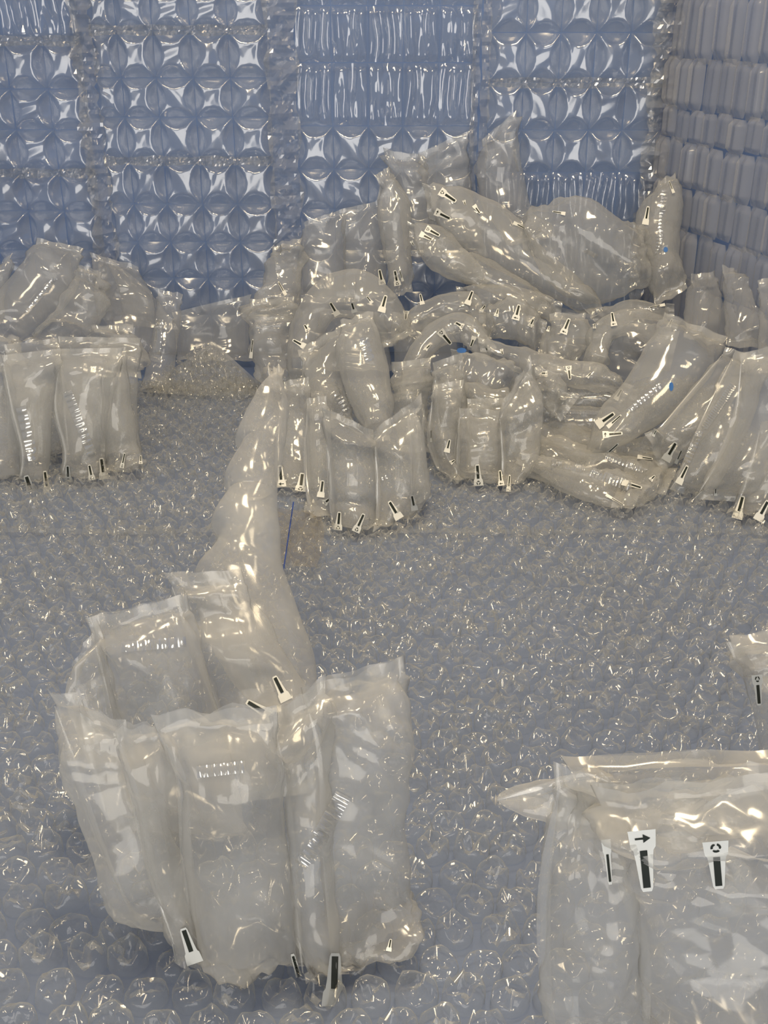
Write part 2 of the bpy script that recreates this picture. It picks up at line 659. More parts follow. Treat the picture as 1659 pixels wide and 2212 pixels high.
def chamber_geo(secs, thick, seed, crumple=1.0, flange=(0.012, 0.012), pleats=7, nv=44, na=36, round_end=0.055, floor_clamp=0.016):
    """one air column: an inflated tube pinched flat at both ends into a fluttering welded edge"""
    rng = np.random.default_rng(seed)
    Lp, Rp = section_points(secs)
    L, R = catmull(Lp, nv), catmull(Rp, nv)
    C, Wv = (L + R) / 2, (R - L) / 2
    seg = np.linalg.norm(np.diff(C, axis=0), axis=1)
    S = np.concatenate([[0], np.cumsum(seg)])
    total = S[-1]
    T = np.gradient(C, axis=0)
    T /= np.linalg.norm(T, axis=1)[:, None] + 1e-9
    Wl = np.linalg.norm(Wv, axis=1)
    Wn = Wv / (Wl[:, None] + 1e-9)
    Nn = np.cross(Wn, T)
    Nn /= np.linalg.norm(Nn, axis=1)[:, None] + 1e-9
    if Nn[nv // 2][1] > 0:
        Nn = -Nn
    # welded edges beyond both ends
    rows = []
    for k in (1.0, 0.5):
        rows.append((C[0] - T[0] * flange[0] * k, Wl[0] * (1 + 0.04 * k), Wn[0], Nn[0], 0.0006, 0.0, k))
    d = np.minimum(S, total - S)
    Dn = min(round_end, total * 0.5)
    prof = np.sqrt(np.clip(1 - (1 - np.clip(d / Dn, 0, 1)) ** 2, 0, 1))
    for i in range(nv):
        rows.append((C[i], Wl[i], Wn[i], Nn[i], max(0.0008, thick * prof[i]), S[i], 0.0))
    for k in (0.5, 1.0):
        rows.append((C[-1] + T[-1] * flange[1] * k, Wl[-1] * (1 + 0.04 * k), Wn[-1], Nn[-1], 0.0006, total, k))
    nr = len(rows)
    th = np.linspace(0, 2 * math.pi, na, endpoint=False) + 0.03
    ct, st = np.cos(th), np.sin(th)
    cx = np.sign(ct) * np.abs(ct) ** 0.9
    st0 = st
    st = np.sign(st) * np.abs(st) ** 1.3
    co = np.zeros((nr, na, 3))
    ph = rng.uniform(0, 6.28)
    for i, (c, w, wn, nn, h, s, fl) in enumerate(rows):
        co[i] = c + wn * (cx * w)[:, None] + nn * (st * h)[:, None]
        if fl:
            wav = np.sin(cx * 4.5 + ph) * 0.35 + tri(cx * 1.3 + ph) * 0.65
            co[i] += nn * (wav * 0.006 * fl)[:, None]
    A = (cx[None, :] * np.array([r[1] for r in rows])[:, None]) + np.where(st > 0, 0.0, 3.7)[None, :]
    B = np.array([r[5] for r in rows])[:, None] + np.zeros((1, na))
    dd = np.minimum(B, total - B)
    hloc = np.array([r[4] for r in rows])[:, None]
    endw = np.exp(-dd / 0.028)
    disp = creases(A * 26, B * 26, rng, (0.45, 0.9), 1.0) * 0.0030 * crumple * (0.16 + 1.3 * endw)
    disp += creases(A * 60, B * 60, rng, (1.0,), 1.0) * 0.0015 * crumple * (0.08 + 1.3 * endw)
    pl = tri(th[None, :] / (2 * math.pi) * pleats * 2 + 0.4 * np.sin(B * 40) + ph)
    disp += pl * 0.17 * hloc * np.exp(-dd / 0.034)
    disp *= np.clip(hloc / (0.35 * thick), 0.25, 1)
    disp *= np.clip(np.array([r[1] for r in rows])[:, None] / 0.022, 0.04, 1)
    for i, (c, w, wn, nn, h, s, fl) in enumerate(rows):
        radial = wn[None, :] * (ct * 0.5)[:, None] + nn[None, :] * st[:, None]
        co[i] += radial * disp[i][:, None]
    P = co.reshape(-1, 3)
    lim = floor_clamp + 0.002 * np.sin(P[:, 0] * 140 + P[:, 1] * 90)
    P[:, 2] = np.maximum(P[:, 2], lim)
    P[:, 1] = np.minimum(P[:, 1], WALL_Y - 0.034 - 0.001 * np.sin(P[:, 0] * 160))
    side = (P - np.array((CORNER_X, WALL_Y, 0))) @ RW_N
    P += RW_N[None, :] * np.maximum(0.034 - side, 0)[:, None]
    return P, grid_faces(nr, na, True)


class Drape:
    """projects flat prints onto the front of a pouch"""

    def __init__(self, geos):
        V, Fc, n = [], [], 0
        for P, fs in geos:
            V += [tuple(p) for p in P]
            Fc += [tuple(v + n for v in f) for f in fs]
            n += len(P)
        self.bvh = BVHTree.FromPolygons(V, Fc)
        self.org = Vector((0, 0, H))

    def depth(self, x, y):
        d = ray(x, y)
        hit = self.bvh.ray_cast(self.org, d.normalized())
        return (hit[0].y if hit[0] is not None else None)

    def fit(self, px, Yc):
        """a smooth patch through the front surface under the given pixels"""
        A, B = [], []
        x0, y0 = px[len(px) // 2]
        for x, y in px:
            Y = self.depth(x, y)
            if Y is not None and abs(Y - Yc) < 0.02:
                A.append((1.0, x - x0, y - y0))
                B.append(Y)
        if len(B) < 6:
            return lambda x, y: Yc
        A, B = np.array(A), np.array(B)
        k = np.linalg.lstsq(A, B, rcond=None)[0]
        lift = min(0.0035, max(0.0, float((A @ k - B).max())))
        return lambda x, y: float(k[0] + k[1] * (x - x0) + k[2] * (y - y0) - lift)

    def pts(self, px, Yc, off, patch=None):
        out = []
        for x, y in px:
            if patch is not None:
                Y = patch(x, y)
            else:
                Y = self.depth(x, y)
                if Y is None or abs(Y - Yc) > 0.02:
                    Y = Yc
            p = at(x, y, Y)
            d = np.array(ray(x, y))
            out.append(p - d / np.linalg.norm(d) * off)
        return out


def quad_strip(px_rows):
    """rows of equal length -> flat list + faces"""
    pts = [p for r in px_rows for p in r]
    return pts, grid_faces(len(px_rows), len(px_rows[0]))


def add_valve(t, dr, v, fallback):
    x0, y0, x1, y1 = v[:4]
    kind = v[4] if len(v) > 4 else 'ring'
    L = math.hypot(x1 - x0, y1 - y0)
    ax, ay = (x1 - x0) / L, (y1 - y0) / L
    bx, by = -ay, ax
    w = v[5] if len(v) > 5 else 1.0

    def loc(s, u):
        return (x0 + ax * s * L + bx * u * L * w, y0 + ay * s * L + by * u * L * w)
    Yc = dr.depth(*loc(0.6, 0)) or dr.depth(*loc(0.2, 0)) or dr.depth(*loc(1.0, 0)) or fallback
    prof = [(-0.10, 0.12), (0.0, 0.165), (0.35, 0.20), (0.7, 0.23), (1.0, 0.27), (1.10, 0.34), (1.3, 0.36), (1.55, 0.38)]
    rows = [[loc(s, u * k) for k in (-1, -0.5, 0, 0.5, 1)] for s, u in prof]
    p, f = quad_strip(rows)
    patch = dr.fit(p, Yc)
    tagm = link('valve_print', mesh_np('valve_print', dr.pts(p, Yc, 0.0008, patch), f), M['tag'], t)
    rows = [[loc(s, u) for u in (-0.10, 0, 0.10)] for s in (0.0, 0.35, 0.7, 1.0)]
    p, f = quad_strip(rows)
    link('valve_bar', mesh_np('valve_bar', dr.pts(p, Yc, 0.0013, patch), f), M['ink'], tagm)
    if kind == 'ring':
        pts, fs = [], []
        for k in range(3):
            base = len(pts)
            for i in range(5):
                a = 2 * math.pi * (k / 3 + 0.25 * i / 4) + 0.3
                r1 = 0.16 if i < 4 else 0.14
                pts += [loc(1.32 + 0.09 * math.cos(a), 0.09 * math.sin(a)),
                        loc(1.32 + r1 * math.cos(a), r1 * math.sin(a))]
            fs += [(base + 2 * i, base + 2 * i + 1, base + 2 * i + 3, base + 2 * i + 2) for i in range(4)]
        link('recycling_mark', mesh_np('recycling_mark', dr.pts(pts, Yc, 0.0013, patch), fs), M['ink'], tagm)
    elif kind == 'arrow':
        pts = [loc(1.35, -0.20), loc(1.30, -0.20), loc(1.30, 0.06), loc(1.35, 0.06),
               loc(1.44, 0.02), loc(1.325, 0.22), loc(1.21, 0.02)]
        link('arrow_mark', mesh_np('arrow_mark', dr.pts(pts, Yc, 0.0013, patch), [(0, 1, 2, 3), (4, 5, 6)]), M['ink'], tagm)


def add_ladder(t, dr, v, fallback):
    """row of short welded ribs along a column"""
    x0, y0, x1, y1, wpx, nrib = v[:6]
    L = math.hypot(x1 - x0, y1 - y0)
    bx, by = -(y1 - y0) / L, (x1 - x0) / L
    Yc = dr.depth((x0 + x1) / 2, (y0 + y1) / 2) or fallback
    pts, offs, nrow = [], [], nrib * 4 + 1
    for i in range(nrow):
        s = i / (nrow - 1)
        for u in (-0.5, -0.2, 0.2, 0.5):
            pts.append((x0 + (x1 - x0) * s + bx * u * wpx, y0 + (y1 - y0) * s + by * u * wpx))
            offs.append(0.0012 + 0.0036 * (0.5 - 0.5 * math.cos(2 * math.pi * s * nrib)) * (1 - abs(u)))
    base = dr.pts(pts, Yc, 0.0)
    co = []
    for p, (x, y), o in zip(base, pts, offs):
        d = np.array(ray(x, y))
        co.append(p - d / np.linalg.norm(d) * o)
    link('ribbed_weld', mesh_np('ribbed_weld', co, grid_faces(nrow, 4)), M['ladder'], t)


def add_dot(t, dr, v, fallback):
    x, y, rx, ry = v
    Yc = dr.depth(x, y) or fallback
    pts = [(x, y)] + [(x + rx * math.cos(a), y + ry * math.sin(a)) for a in np.linspace(0, 2 * math.pi, 9)[:-1]]
    link('blue_mark', mesh_np('blue_mark', dr.pts(pts, Yc, 0.0014), [(0, i, i % 8 + 1) for i in range(1, 9)]), M['bluedot'], t)


def add_weld(t, secs):
    """the raised welded line down the left edge of an air column"""
    Lp, Rp = section_points(secs)
    n = 34
    Lc, Rc = catmull(Lp, n), catmull(Rp, n)
    Wn = Rc - Lc
    Wn /= np.linalg.norm(Wn, axis=1)[:, None] + 1e-9
    T = np.gradient(Lc, axis=0)
    T /= np.linalg.norm(T, axis=1)[:, None] + 1e-9
    Nn = np.cross(Wn, T)
    Nn /= np.linalg.norm(Nn, axis=1)[:, None] + 1e-9
    if Nn[n // 2][1] > 0:
        Nn = -Nn
    fade = np.sin(np.linspace(0.12, math.pi - 0.12, n))[:, None]
    hw = 0.0026 * fade
    co = np.stack([Lc - Wn * hw + Nn * 0.0015, Lc + Wn * hw * 0.4 + Nn * (0.002 + 0.003 * fade), Lc + Wn * hw * 2 + Nn * 0.002], 1).reshape(-1, 3)
    co[:, 2] = np.maximum(co[:, 2], 0.017)
    link('weld_seam', mesh_np('weld_seam', co, grid_faces(n, 3)), M['weld'], t)


BAG_SEED = [1000]


def bag(name, label, cols, mat='bag', valves=(), ladders=(), dots=(), group=None, cat='air pouch', extra=None):
    """cols: list of (sections, thickness, options)"""
    geos = []
    for c in cols:
        secs, thick = c[0], c[1]
        opt = c[2] if len(c) > 2 else {}
        BAG_SEED[0] += 1
        geos.append(chamber_geo(secs, thick, BAG_SEED[0], **opt))
    allp = np.vstack([g[0] for g in geos])
    base = (float(allp[:, 0].mean()), float(allp[:, 1].mean()), float(allp[:, 2].min()))
    t = thing(name, label, cat, base, group)
    for P, fs in geos:
        link('air_column', mesh_np('air_column', P, fs), M[mat], t)
    if len(cols) >= 4:
        for c in cols:
            add_weld(t, c[0])
    dr = Drape(geos)
    fb = base[1]
    for v in valves:
        add_valve(t, dr, v, fb)
    for v in ladders:
        add_ladder(t, dr, v, fb)
    for v in dots:
        add_dot(t, dr, v, fb)
    return t


NEAR = dict(nv=56, na=44, round_end=0.06)

# --- foreground pouch, left
bag('upright_air_pouch', 'large open topped air column pouch standing in the left foreground', [
    ([(165, 1478, 222, 1372, .64), (185, 1600, 262, 1560, .62), (230, 1760, 330, 1760, .60)], .022, NEAR),
    ([(200, 1366, 408, 1318, .655), (228, 1480, 450, 1470, .645), (262, 1640, 500, 1640, .63), (300, 1800, 520, 1800, .61)], .030, NEAR),
    ([(372, 1266, 526, 1260, .70), (415, 1400, 600, 1390, .685), (470, 1540, 668, 1510, .665), (520, 1700, 660, 1680, .63)], .030, NEAR),
    ([(122, 1522, 276, 1594, (.565, .535)), (158, 1640, 312, 1690, (.555, .53)), (212, 1800, 362, 1830, (.545, .52)), (290, 1975, 425, 2060, (.53, .50))], .030, NEAR),
    ([(262, 1606, 378, 1580, .515), (290, 1720, 392, 1720, .515), (330, 1900, 420, 1920, .51), (372, 2040, 440, 2108, .49)], .026, NEAR),
    ([(340, 1578, 600, 1562, .505), (388, 1680, 606, 1680, .505), (402, 1900, 628, 1900, .50), (432, 2105, 656, 2100, .488)], .034, NEAR),
    ([(596, 1572, 700, 1500, .53), (610, 1700, 715, 1700, .52), (630, 1900, 720, 1900, .505), (652, 2100, 742, 2165, .48)], .020, dict(crumple=2.6, **NEAR)),
    ([(660, 1520, 872, 1458, (.545, .57)), (690, 1640, 868, 1620, (.53, .56)), (700, 1860, 868, 1850, (.51, .55)), (722, 2150, 893, 1985, (.485, .525))], .026, dict(crumple=1.6, **NEAR)),
], 'bag_near', valves=[(397, 2010, 413, 2056, 'none'), (633, 2066, 648, 2118, 'none', .5), (724, 2066, 722, 2136, 'none'),
                       (844, 2030, 841, 2046, 'none'), (594, 1464, 610, 1496, 'none'), (536, 1517, 570, 1537, 'none')],
    ladders=[(425, 1668, 530, 1656, 26, 7), (262, 1398, 402, 1386, 22, 8), (742, 1716, 690, 1812, 36, 7), (648, 1870, 704, 1800, 30, 5)])

bag('tapering_air_column', 'tall tapering air column leaning up behind the foreground pouch', [
    ([(580, 812, 612, 808, 1.02), (576, 858, 616, 850, .99), (540, 888, 622, 878, .975), (510, 950, 620, 945, .945), (518, 985, 612, 980, .93), (486, 1040, 598, 1035, .90), (492, 1075, 598, 1070, .888),
      (458, 1130, 600, 1125, .865), (466, 1168, 604, 1162, .85), (430, 1226, 613, 1220, .83), (425, 1300, 636, 1300, .80), (462, 1410, 668, 1390, .765), (520, 1500, 682, 1478, .735), (590, 1560, 665, 1540, .70)], .034,
     dict(crumple=1.5, nv=110, na=52, round_end=0.09, pleats=4)),
], 'bag_near', ladders=[(500, 1246, 524, 1260, 10, 2)])

# --- foreground pouch, right
bag('upright_air_pouch', 'big grey air pouch cropped by the bottom right corner', [
    ([(1232, 1668, 1700, 1652, .475), (1250, 1720, 1730, 1700, .465), (1300, 1800, 1740, 1800, .46)], .020, dict(flange=(.010, .0), **NEAR)),
    ([(1205, 1700, 1335, 1735, .43), (1176, 1860, 1355, 1860, .425), (1168, 2000, 1385, 2000, .42), (1178, 2150, 1400, 2150, .41), (1210, 2290, 1400, 2290, .40)], .028, dict(crumple=2.6, **NEAR)),
    ([(1312, 1740, 1740, 1700, .425), (1335, 1880, 1770, 1860, .42), (1385, 2060, 1800, 2060, .41), (1395, 2290, 1800, 2290, .40)], .032, dict(crumple=3.0, **NEAR)),
    ([(1073, 1723, 1075, 1726, .445), (1105, 1715, 1110, 1736, .444), (1140, 1706, 1148, 1747, .443), (1172, 1697, 1182, 1758, .442), (1200, 1688, 1215, 1775, .44), (1262, 1668, 1262, 1800, .438), (1330, 1690, 1312, 1790, .435)], .011, dict(crumple=1.2, flange=(.001, .004), pleats=2, nv=56, na=44, round_end=0.12)),
], 'bag_near', valves=[(1398, 1918, 1390, 1838, 'arrow', 1.0), (1553, 1914, 1548, 1852, 'ring', 1.2), (1318, 1905, 1312, 1846, 'none', .45)])
bag('upright_air_pouch', 'air pouch cut off by the right frame edge, above the big corner pouch', [
    ([(1590, 1425, 1780, 1396, .60), (1622, 1500, 1800, 1490, .60), (1642, 1640, 1820, 1640, .595), (1655, 1850, 1820, 1850, .585)], .030, NEAR),
    ([(1594, 1408, 1780, 1386, .615), (1632, 1462, 1780, 1440, .60)], .014, NEAR),
], 'bag_near', valves=[(1640, 1520, 1637, 1480, 'ring', .8)])

# --- left pouch
bag('upright_air_pouch', 'four column air pouch with printed valves at the left edge', [
    ([(10, 762, 128, 748, 1.44), (15, 880, 135, 880, 1.42), (25, 1020, 140, 1020, 1.40)], .03),
    ([(128, 745, 300, 748, 1.44), (138, 880, 296, 880, 1.42), (150, 1010, 300, 990, 1.40)], .03),
    ([(-75, 790, 14, 786, 1.36), (-70, 900, 36, 900, 1.35), (-60, 1042, 50, 1052, 1.315)], .034),
    ([(8, 786, 128, 772, 1.35), (26, 890, 112, 890, 1.335), (48, 980, 106, 1000, 1.32), (40, 1054, 108, 1060, 1.30)], .034),
    ([(130, 772, 262, 770, 1.36), (118, 880, 240, 880, 1.345), (140, 980, 225, 980, 1.33), (128, 1046, 222, 1046, 1.315)], .036),
    ([(226, 774, 272, 768, 1.37), (218, 880, 286, 880, 1.36), (226, 980, 300, 970, 1.35), (222, 1046, 308, 1008, 1.335)], .026),
], valves=[(4, 1042, 30, 1056, 'none'), (57, 1030, 66, 1058, 'none', 1.2), (97, 1020, 101, 1050, 'none', .8), (146, 1008, 147, 1030, 'ring'), (193, 1006, 197, 1026, 'ring'),
           (219, 992, 223, 1020, 'none'), (269, 980, 265, 1000, 'ring', .6), (304, 985, 304, 996, 'arrow')],
    ladders=[(45, 880, 75, 1005, 22, 7), (145, 845, 200, 985, 20, 12), (222, 960, 224, 1010, 10, 5)])

# --- heap at the left end of the back wall
G1 = 'pouches heaped by the left end of the back wall'
bag('air_pillow', 'pale air pillow leaning diagonally, highest of the left heap', [
    ([(78, 528, 172, 548, 1.88), (30, 590, 165, 625, 1.85), (-30, 655, 105, 700, 1.81), (-70, 700, 45, 735, 1.78)], .040),
    ([(-60, 640, 20, 560, 1.90), (-90, 700, 0, 700, 1.85)], .03),
], group=G1, ladders=[(120, 600, 55, 680, 10, 6)])
bag('air_pillow', 'folded air pillow with a bright creased face in the left heap', [
    ([(172, 588, 215, 600, 1.80), (140, 640, 238, 655, 1.77), (95, 700, 200, 715, 1.74), (55, 730, 165, 735, 1.72)], .032, dict(crumple=2.2)),
], group=G1)
bag('air_pillow', 'tented air pillow with star shaped pinch behind the left heap', [
    ([(200, 560, 300, 588, 1.90), (205, 640, 330, 645, 1.87), (220, 760, 345, 770, 1.80)], .032),
    ([(240, 570, 330, 640, 1.92), (270, 690, 380, 700, 1.90)], .02),
], 'bag_far', group=G1)
bag('air_pillow', 'low crumpled air pillow right behind the four column pouch', [
    ([(205, 720, 290, 715, 1.60), (195, 760, 310, 765, 1.58), (200, 800, 300, 800, 1.56)], .03, dict(crumple=2.0)),
], group=G1)
bag('air_pillow', 'small crumpled air pillow at the left frame edge, above the four column pouch', [
    ([(-40, 740, 40, 735, 1.65), (-30, 790, 50, 780, 1.60)], .025, dict(crumple=2.0)),
], group=G1)
bag('air_column_strip', 'narrow grey air column with four bright rungs by the blue wall', [
    ([(342, 640, 392, 648, 1.80), (330, 730, 384, 735, 1.76), (308, 838, 366, 842, 1.70)], .022),
], 'bag_far', group=G1, ladders=[(345, 690, 338, 765, 16, 4)])
bag('air_pillow', 'faint flat air pillow lying against the blue wall behind the wrap flap', [
    ([(375, 688, 540, 650, 1.92), (380, 740, 540, 740, 1.90), (385, 800, 545, 800, 1.86)], .022),
], 'bag_far', group=G1)

# --- middle heap
G2 = 'pouches heaped in the middle'
bag('air_pillow', 'crumpled air pillow at the left end of the middle heap', [
    ([(590, 548, 648, 528, 1.88), (572, 605, 652, 600, 1.85), (542, 680, 632, 680, 1.80)], .03, dict(crumple=2.4)),
    ([(545, 660, 632, 655, 1.76), (538, 740, 630, 740, 1.72), (565, 828, 640, 840, 1.66)], .034, dict(crumple=2.8)),
], group=G2, valves=[(602, 610, 612, 628, 'none', .5), (546, 735, 543, 760, 'none', .4)])
bag('air_pillow', 'dim air pillow glimpsed under the round arch', [
    ([(690, 680, 830, 690, 1.86), (690, 760, 840, 760, 1.84), (700, 830, 850, 830, 1.80)], .030),
], 'bag_far', group=G2)
bag('air_pillow', 'dim air pillow glimpsed under the arch over the golden tube', [
    ([(850, 690, 970, 690, 1.80), (850, 760, 990, 760, 1.76), (860, 840, 1010, 840, 1.72)], .030),
], 'bag_far', group=G2)
bag('air_pillow', 'dim air pillow wedged behind the small dome', [
    ([(1120, 670, 1310, 690, 1.78), (1120, 740, 1310, 740, 1.75), (1130, 800, 1300, 800, 1.71)], .030),
], 'bag_far', group=G2)
bag('arched_air_column', 'air column bent into a round arch with scattered valve prints', [
    ([(628, 830, 700, 850, 1.60), (622, 760, 692, 760, 1.62), (636, 680, 704, 712, 1.66), (690, 606, 726, 686, 1.70), (768, 580, 768, 690, 1.72), (838, 622, 800, 706, 1.70), (890, 708, 824, 740, 1.66)], .040,
     dict(nv=70, crumple=1.4, floor_clamp=0.03)),
], group=G2, valves=[(714, 655, 724, 672, 'none'), (760, 655, 764, 668, 'none', 1.3), (793, 641, 800, 650, 'none'), (833, 640, 827, 662, 'none'),
                     (658, 702, 663, 710, 'arrow', 1.8), (634, 735, 650, 744, 'none'), (655, 805, 660, 815, 'arrow')])
bag('air_pillow', 'dull grey air pillow leaning flat on the back wall', [
    ([(660, 492, 742, 465, 1.92), (645, 560, 745, 560, 1.90), (640, 640, 745, 640, 1.86)], .028),
    ([(738, 466, 822, 448, 1.92), (742, 560, 832, 550, 1.90), (745, 640, 832, 625, 1.86)], .028),
], 'bag_far', group=G2)
bag('air_column_strip', 'upright air column standing on the heap before the grey pillow', [
    ([(816, 392, 842, 375, 1.88), (818, 470, 884, 440, 1.86), (828, 540, 888, 535, 1.84), (845, 628, 890, 615, 1.80)], .026, dict(crumple=1.5)),
], group=G2, valves=[(820, 584, 824, 604, 'arrow'), (853, 586, 857, 606, 'ring'), (864, 586, 868, 600, 'none', .5)])
bag('air_pillow', 'creased translucent pillow below the slack wall sheet', [
    ([(835, 335, 918, 350, 1.925), (860, 440, 930, 440, 1.90), (880, 540, 950, 540, 1.87)], .028, dict(crumple=1.6)),
    ([(908, 345, 1010, 300, 1.925), (918, 420, 1020, 420, 1.905), (940, 540, 1050, 540, 1.88)], .028, dict(crumple=1.6)),
], 'bag_far', group=G2)
bag('air_pillow', 'tallest pointed air pillow, reaching up the back wall', [
    ([(1040, 318, 1112, 256, 1.925), (1028, 375, 1126, 350, 1.91), (1050, 460, 1150, 455, 1.88), (1090, 520, 1190, 500, 1.85)], .034, dict(crumple=1.6)),
], 'bag_far', group=G2, ladders=[(1106, 310, 1122, 370, 9, 5)])
bag('long_air_tube', 'lower of two long air tubes sloping across the heap', [
    ([(894, 484, 908, 545, 1.76), (955, 495, 925, 572, 1.75), (1010, 545, 970, 605, 1.73), (1052, 590, 1030, 618, 1.70)], .034, dict(crumple=1.3)),
    ([(1010, 540, 975, 590, 1.74), (1110, 590, 1080, 640, 1.71), (1180, 640, 1150, 680, 1.68)], .030, dict(crumple=1.5)),
], group=G2, valves=[(948, 508, 930, 498, 'ring'), (932, 517, 916, 509, 'none'), (893, 530, 890, 524, 'arrow', 1.4)])
bag('long_air_tube', 'upper long air tube with valve prints sloping down to the right', [
    ([(928, 402, 940, 478, 1.80), (1010, 410, 975, 515, 1.78), (1100, 455, 1050, 570, 1.76), (1180, 540, 1130, 612, 1.73), (1250, 600, 1200, 650, 1.71), (1300, 662, 1262, 668, 1.68)], .042,
     dict(crumple=1.3, nv=60)),
], group=G2, valves=[(983, 434, 962, 420, 'ring'), (971, 472, 951, 462, 'arrow'), (1036, 460, 1028, 449, 'none'), (1005, 442, 1003, 436, 'ring', 1.5), (1134, 493, 1118, 485, 'none', .6)])
bag('air_pillow', 'broad domed air pillow on top of the heap near the corner', [
    ([(1128, 468, 1142, 540, 1.76), (1195, 436, 1195, 610, 1.74), (1262, 428, 1270, 655, 1.72), (1335, 470, 1340, 640, 1.72), (1402, 505, 1392, 580, 1.74)], .046, dict(crumple=3.2, na=60, nv=60, pleats=5)),
], group=G2, valves=[(1195, 457, 1212, 460, 'none', .6)], ladders=[(1262, 540, 1290, 555, 10, 3)])
bag('air_column_strip', 'leaning air column with a long ribbed weld in the corner', [
    ([(1420, 402, 1468, 385, 1.82), (1372, 474, 1472, 470, 1.78), (1392, 560, 1468, 545, 1.74), (1412, 648, 1480, 610, 1.70)], .034, dict(crumple=1.4)),
], group=G2, valves=[(1446, 392, 1452, 408, 'none', .5), (1400, 448, 1396, 472, 'none', .8)], ladders=[(1436, 410, 1420, 560, 12, 20)], dots=[(1438, 539, 5, 6)])
bag('arched_air_column', 'wavy air column with valve prints right of the round arch', [
    ([(860, 715, 905, 730, 1.68), (905, 660, 935, 705, 1.68), (965, 632, 975, 690, 1.68), (1030, 640, 1020, 700, 1.67), (1062, 700, 1040, 730, 1.64)], .026, dict(crumple=2.0, floor_clamp=.04)),
], group=G2, valves=[(908, 636, 911, 650, 'none'), (876, 690, 877, 678, 'ring', 1.5), (1020, 630, 1013, 648, 'none'), (1048, 660, 1042, 668, 'arrow', 1.3)])
bag('arched_air_column', 'air column arching over the glossy golden tube', [
    ([(862, 830, 905, 840, 1.52), (888, 745, 930, 770, 1.55), (945, 688, 970, 740, 1.58), (1005, 682, 1002, 742, 1.58), (1060, 740, 1040, 780, 1.55)], .026, dict(crumple=2.2, floor_clamp=.04)),
], group=G2, valves=[(973, 742, 958, 724, 'ring'), (1017, 748, 1022, 734, 'none'), (985, 697, 995, 703, 'ring', 1.6), (928, 746, 922, 752, 'none', 1.4)])
bag('air_pillow', 'rounded air pillow with three valve prints behind the wavy strip', [
    ([(1050, 668, 1048, 735, 1.64), (1110, 640, 1110, 735, 1.63), (1168, 690, 1160, 745, 1.62)], .030, dict(crumple=1.6)),
    ([(1000, 620, 1010, 660, 1.70), (1100, 615, 1105, 670, 1.69), (1200, 650, 1195, 690, 1.68)], .030, dict(crumple=1.4)),
], group=G2, valves=[(1121, 660, 1116, 680, 'arrow', 1.1), (1076, 668, 1073, 678, 'ring', 1.3), (1152, 690, 1147, 700, 'ring', 1.3)])
bag('air_pillow', 'small domed air pillow with one slanted valve print', [
    ([(1188, 692, 1262, 692, 1.60), (1176, 738, 1272, 738, 1.58), (1190, 785, 1255, 780, 1.56)], .032, dict(crumple=1.6)),
], group=G2, valves=[(1229, 690, 1221, 710, 'arrow'), (1186, 705, 1184, 712, 'none', 1.3)])
bag('arched_air_column', 'arched air column with ribbed weld left of the diagonal pouch', [
    ([(1262, 785, 1305, 790, 1.52), (1285, 705, 1318, 740, 1.55), (1360, 668, 1362, 725, 1.57), (1455, 688, 1430, 740, 1.56)], .030, dict(crumple=1.6, floor_clamp=.04)),
    ([(1290, 680, 1310, 700, 1.64), (1350, 650, 1370, 690, 1.64), (1440, 655, 1440, 690, 1.63)], .024, dict(crumple=1.8, floor_clamp=.06)),
], group=G2, valves=[(1322, 676, 1325, 694, 'arrow'), (1452, 690, 1447, 700, 'ring', 1.2), (1284, 700, 1284, 706, 'ring', 1.5), (1404, 664, 1425, 660, 'none', .4)],
    ladders=[(1370, 674, 1425, 662, 10, 7)])
bag('air_pillow', 'wide slumped air pillow in the hollow under the arched column', [
    ([(1300, 720, 1290, 800, 1.56), (1370, 700, 1360, 820, 1.54), (1450, 720, 1430, 800, 1.52)], .034, dict(crumple=1.5)),
], 'bag_far', group=G2)
bag('long_air_tube', 'wavy air tube with a line of valve prints below the small dome', [
    ([(1050, 735, 1058, 780, 1.50), (1130, 750, 1125, 805, 1.49), (1210, 775, 1200, 825, 1.48), (1290, 785, 1270, 842, 1.46), (1355, 825, 1325, 865, 1.43)], .028, dict(crumple=1.8, nv=60, floor_clamp=.03)),
], group=G2, valves=[(1086, 765, 1084, 758, 'arrow', 1.4), (1231, 818, 1229, 800, 'ring'), (1276, 806, 1271, 812, 'arrow', 1.3), (1342, 842, 1334, 856, 'none'), (1052, 757, 1050, 752, 'ring', 1.5)])
bag('air_pillow', 'square cornered little air pillow behind the tooth shaped pouch', [
    ([(1178, 800, 1130, 830, 1.42), (1205, 815, 1160, 865, 1.41), (1238, 845, 1200, 895, 1.40)], .022, dict(crumple=2.2)),
], group=G2, valves=[(1170, 806, 1178, 806, 'arrow', 1.6)])
bag('long_air_tube', 'glossy golden lit air tube lying in the heap under blue print', [
    ([(992, 756, 986, 836, 1.46), (1045, 768, 1036, 850, 1.45), (1110, 792, 1100, 868, 1.43)], .032, dict(crumple=1.2, pleats=9)),
    ([(1000, 826, 990, 880, 1.42), (1100, 850, 1090, 905, 1.40)], .02),
], group=G2, dots=[(997, 757, 11, 6)])
bag('long_air_tube', 'dim air pouch of three horizontal tubes left of the diagonal pouch', [
    ([(1200, 840, 1198, 885, 1.46), (1280, 835, 1280, 885, 1.46), (1360, 840, 1355, 890, 1.45)], .026),
    ([(1175, 880, 1172, 930, 1.44), (1260, 880, 1258, 935, 1.43), (1350, 885, 1345, 935, 1.42)], .026, dict(crumple=1.6)),
    ([(1170, 925, 1168, 960, 1.42), (1260, 925, 1258, 965, 1.42), (1340, 925, 1335, 965, 1.41)], .024),
], 'bag_far', group=G2, ladders=[(1215, 888, 1300, 892, 9, 12)])

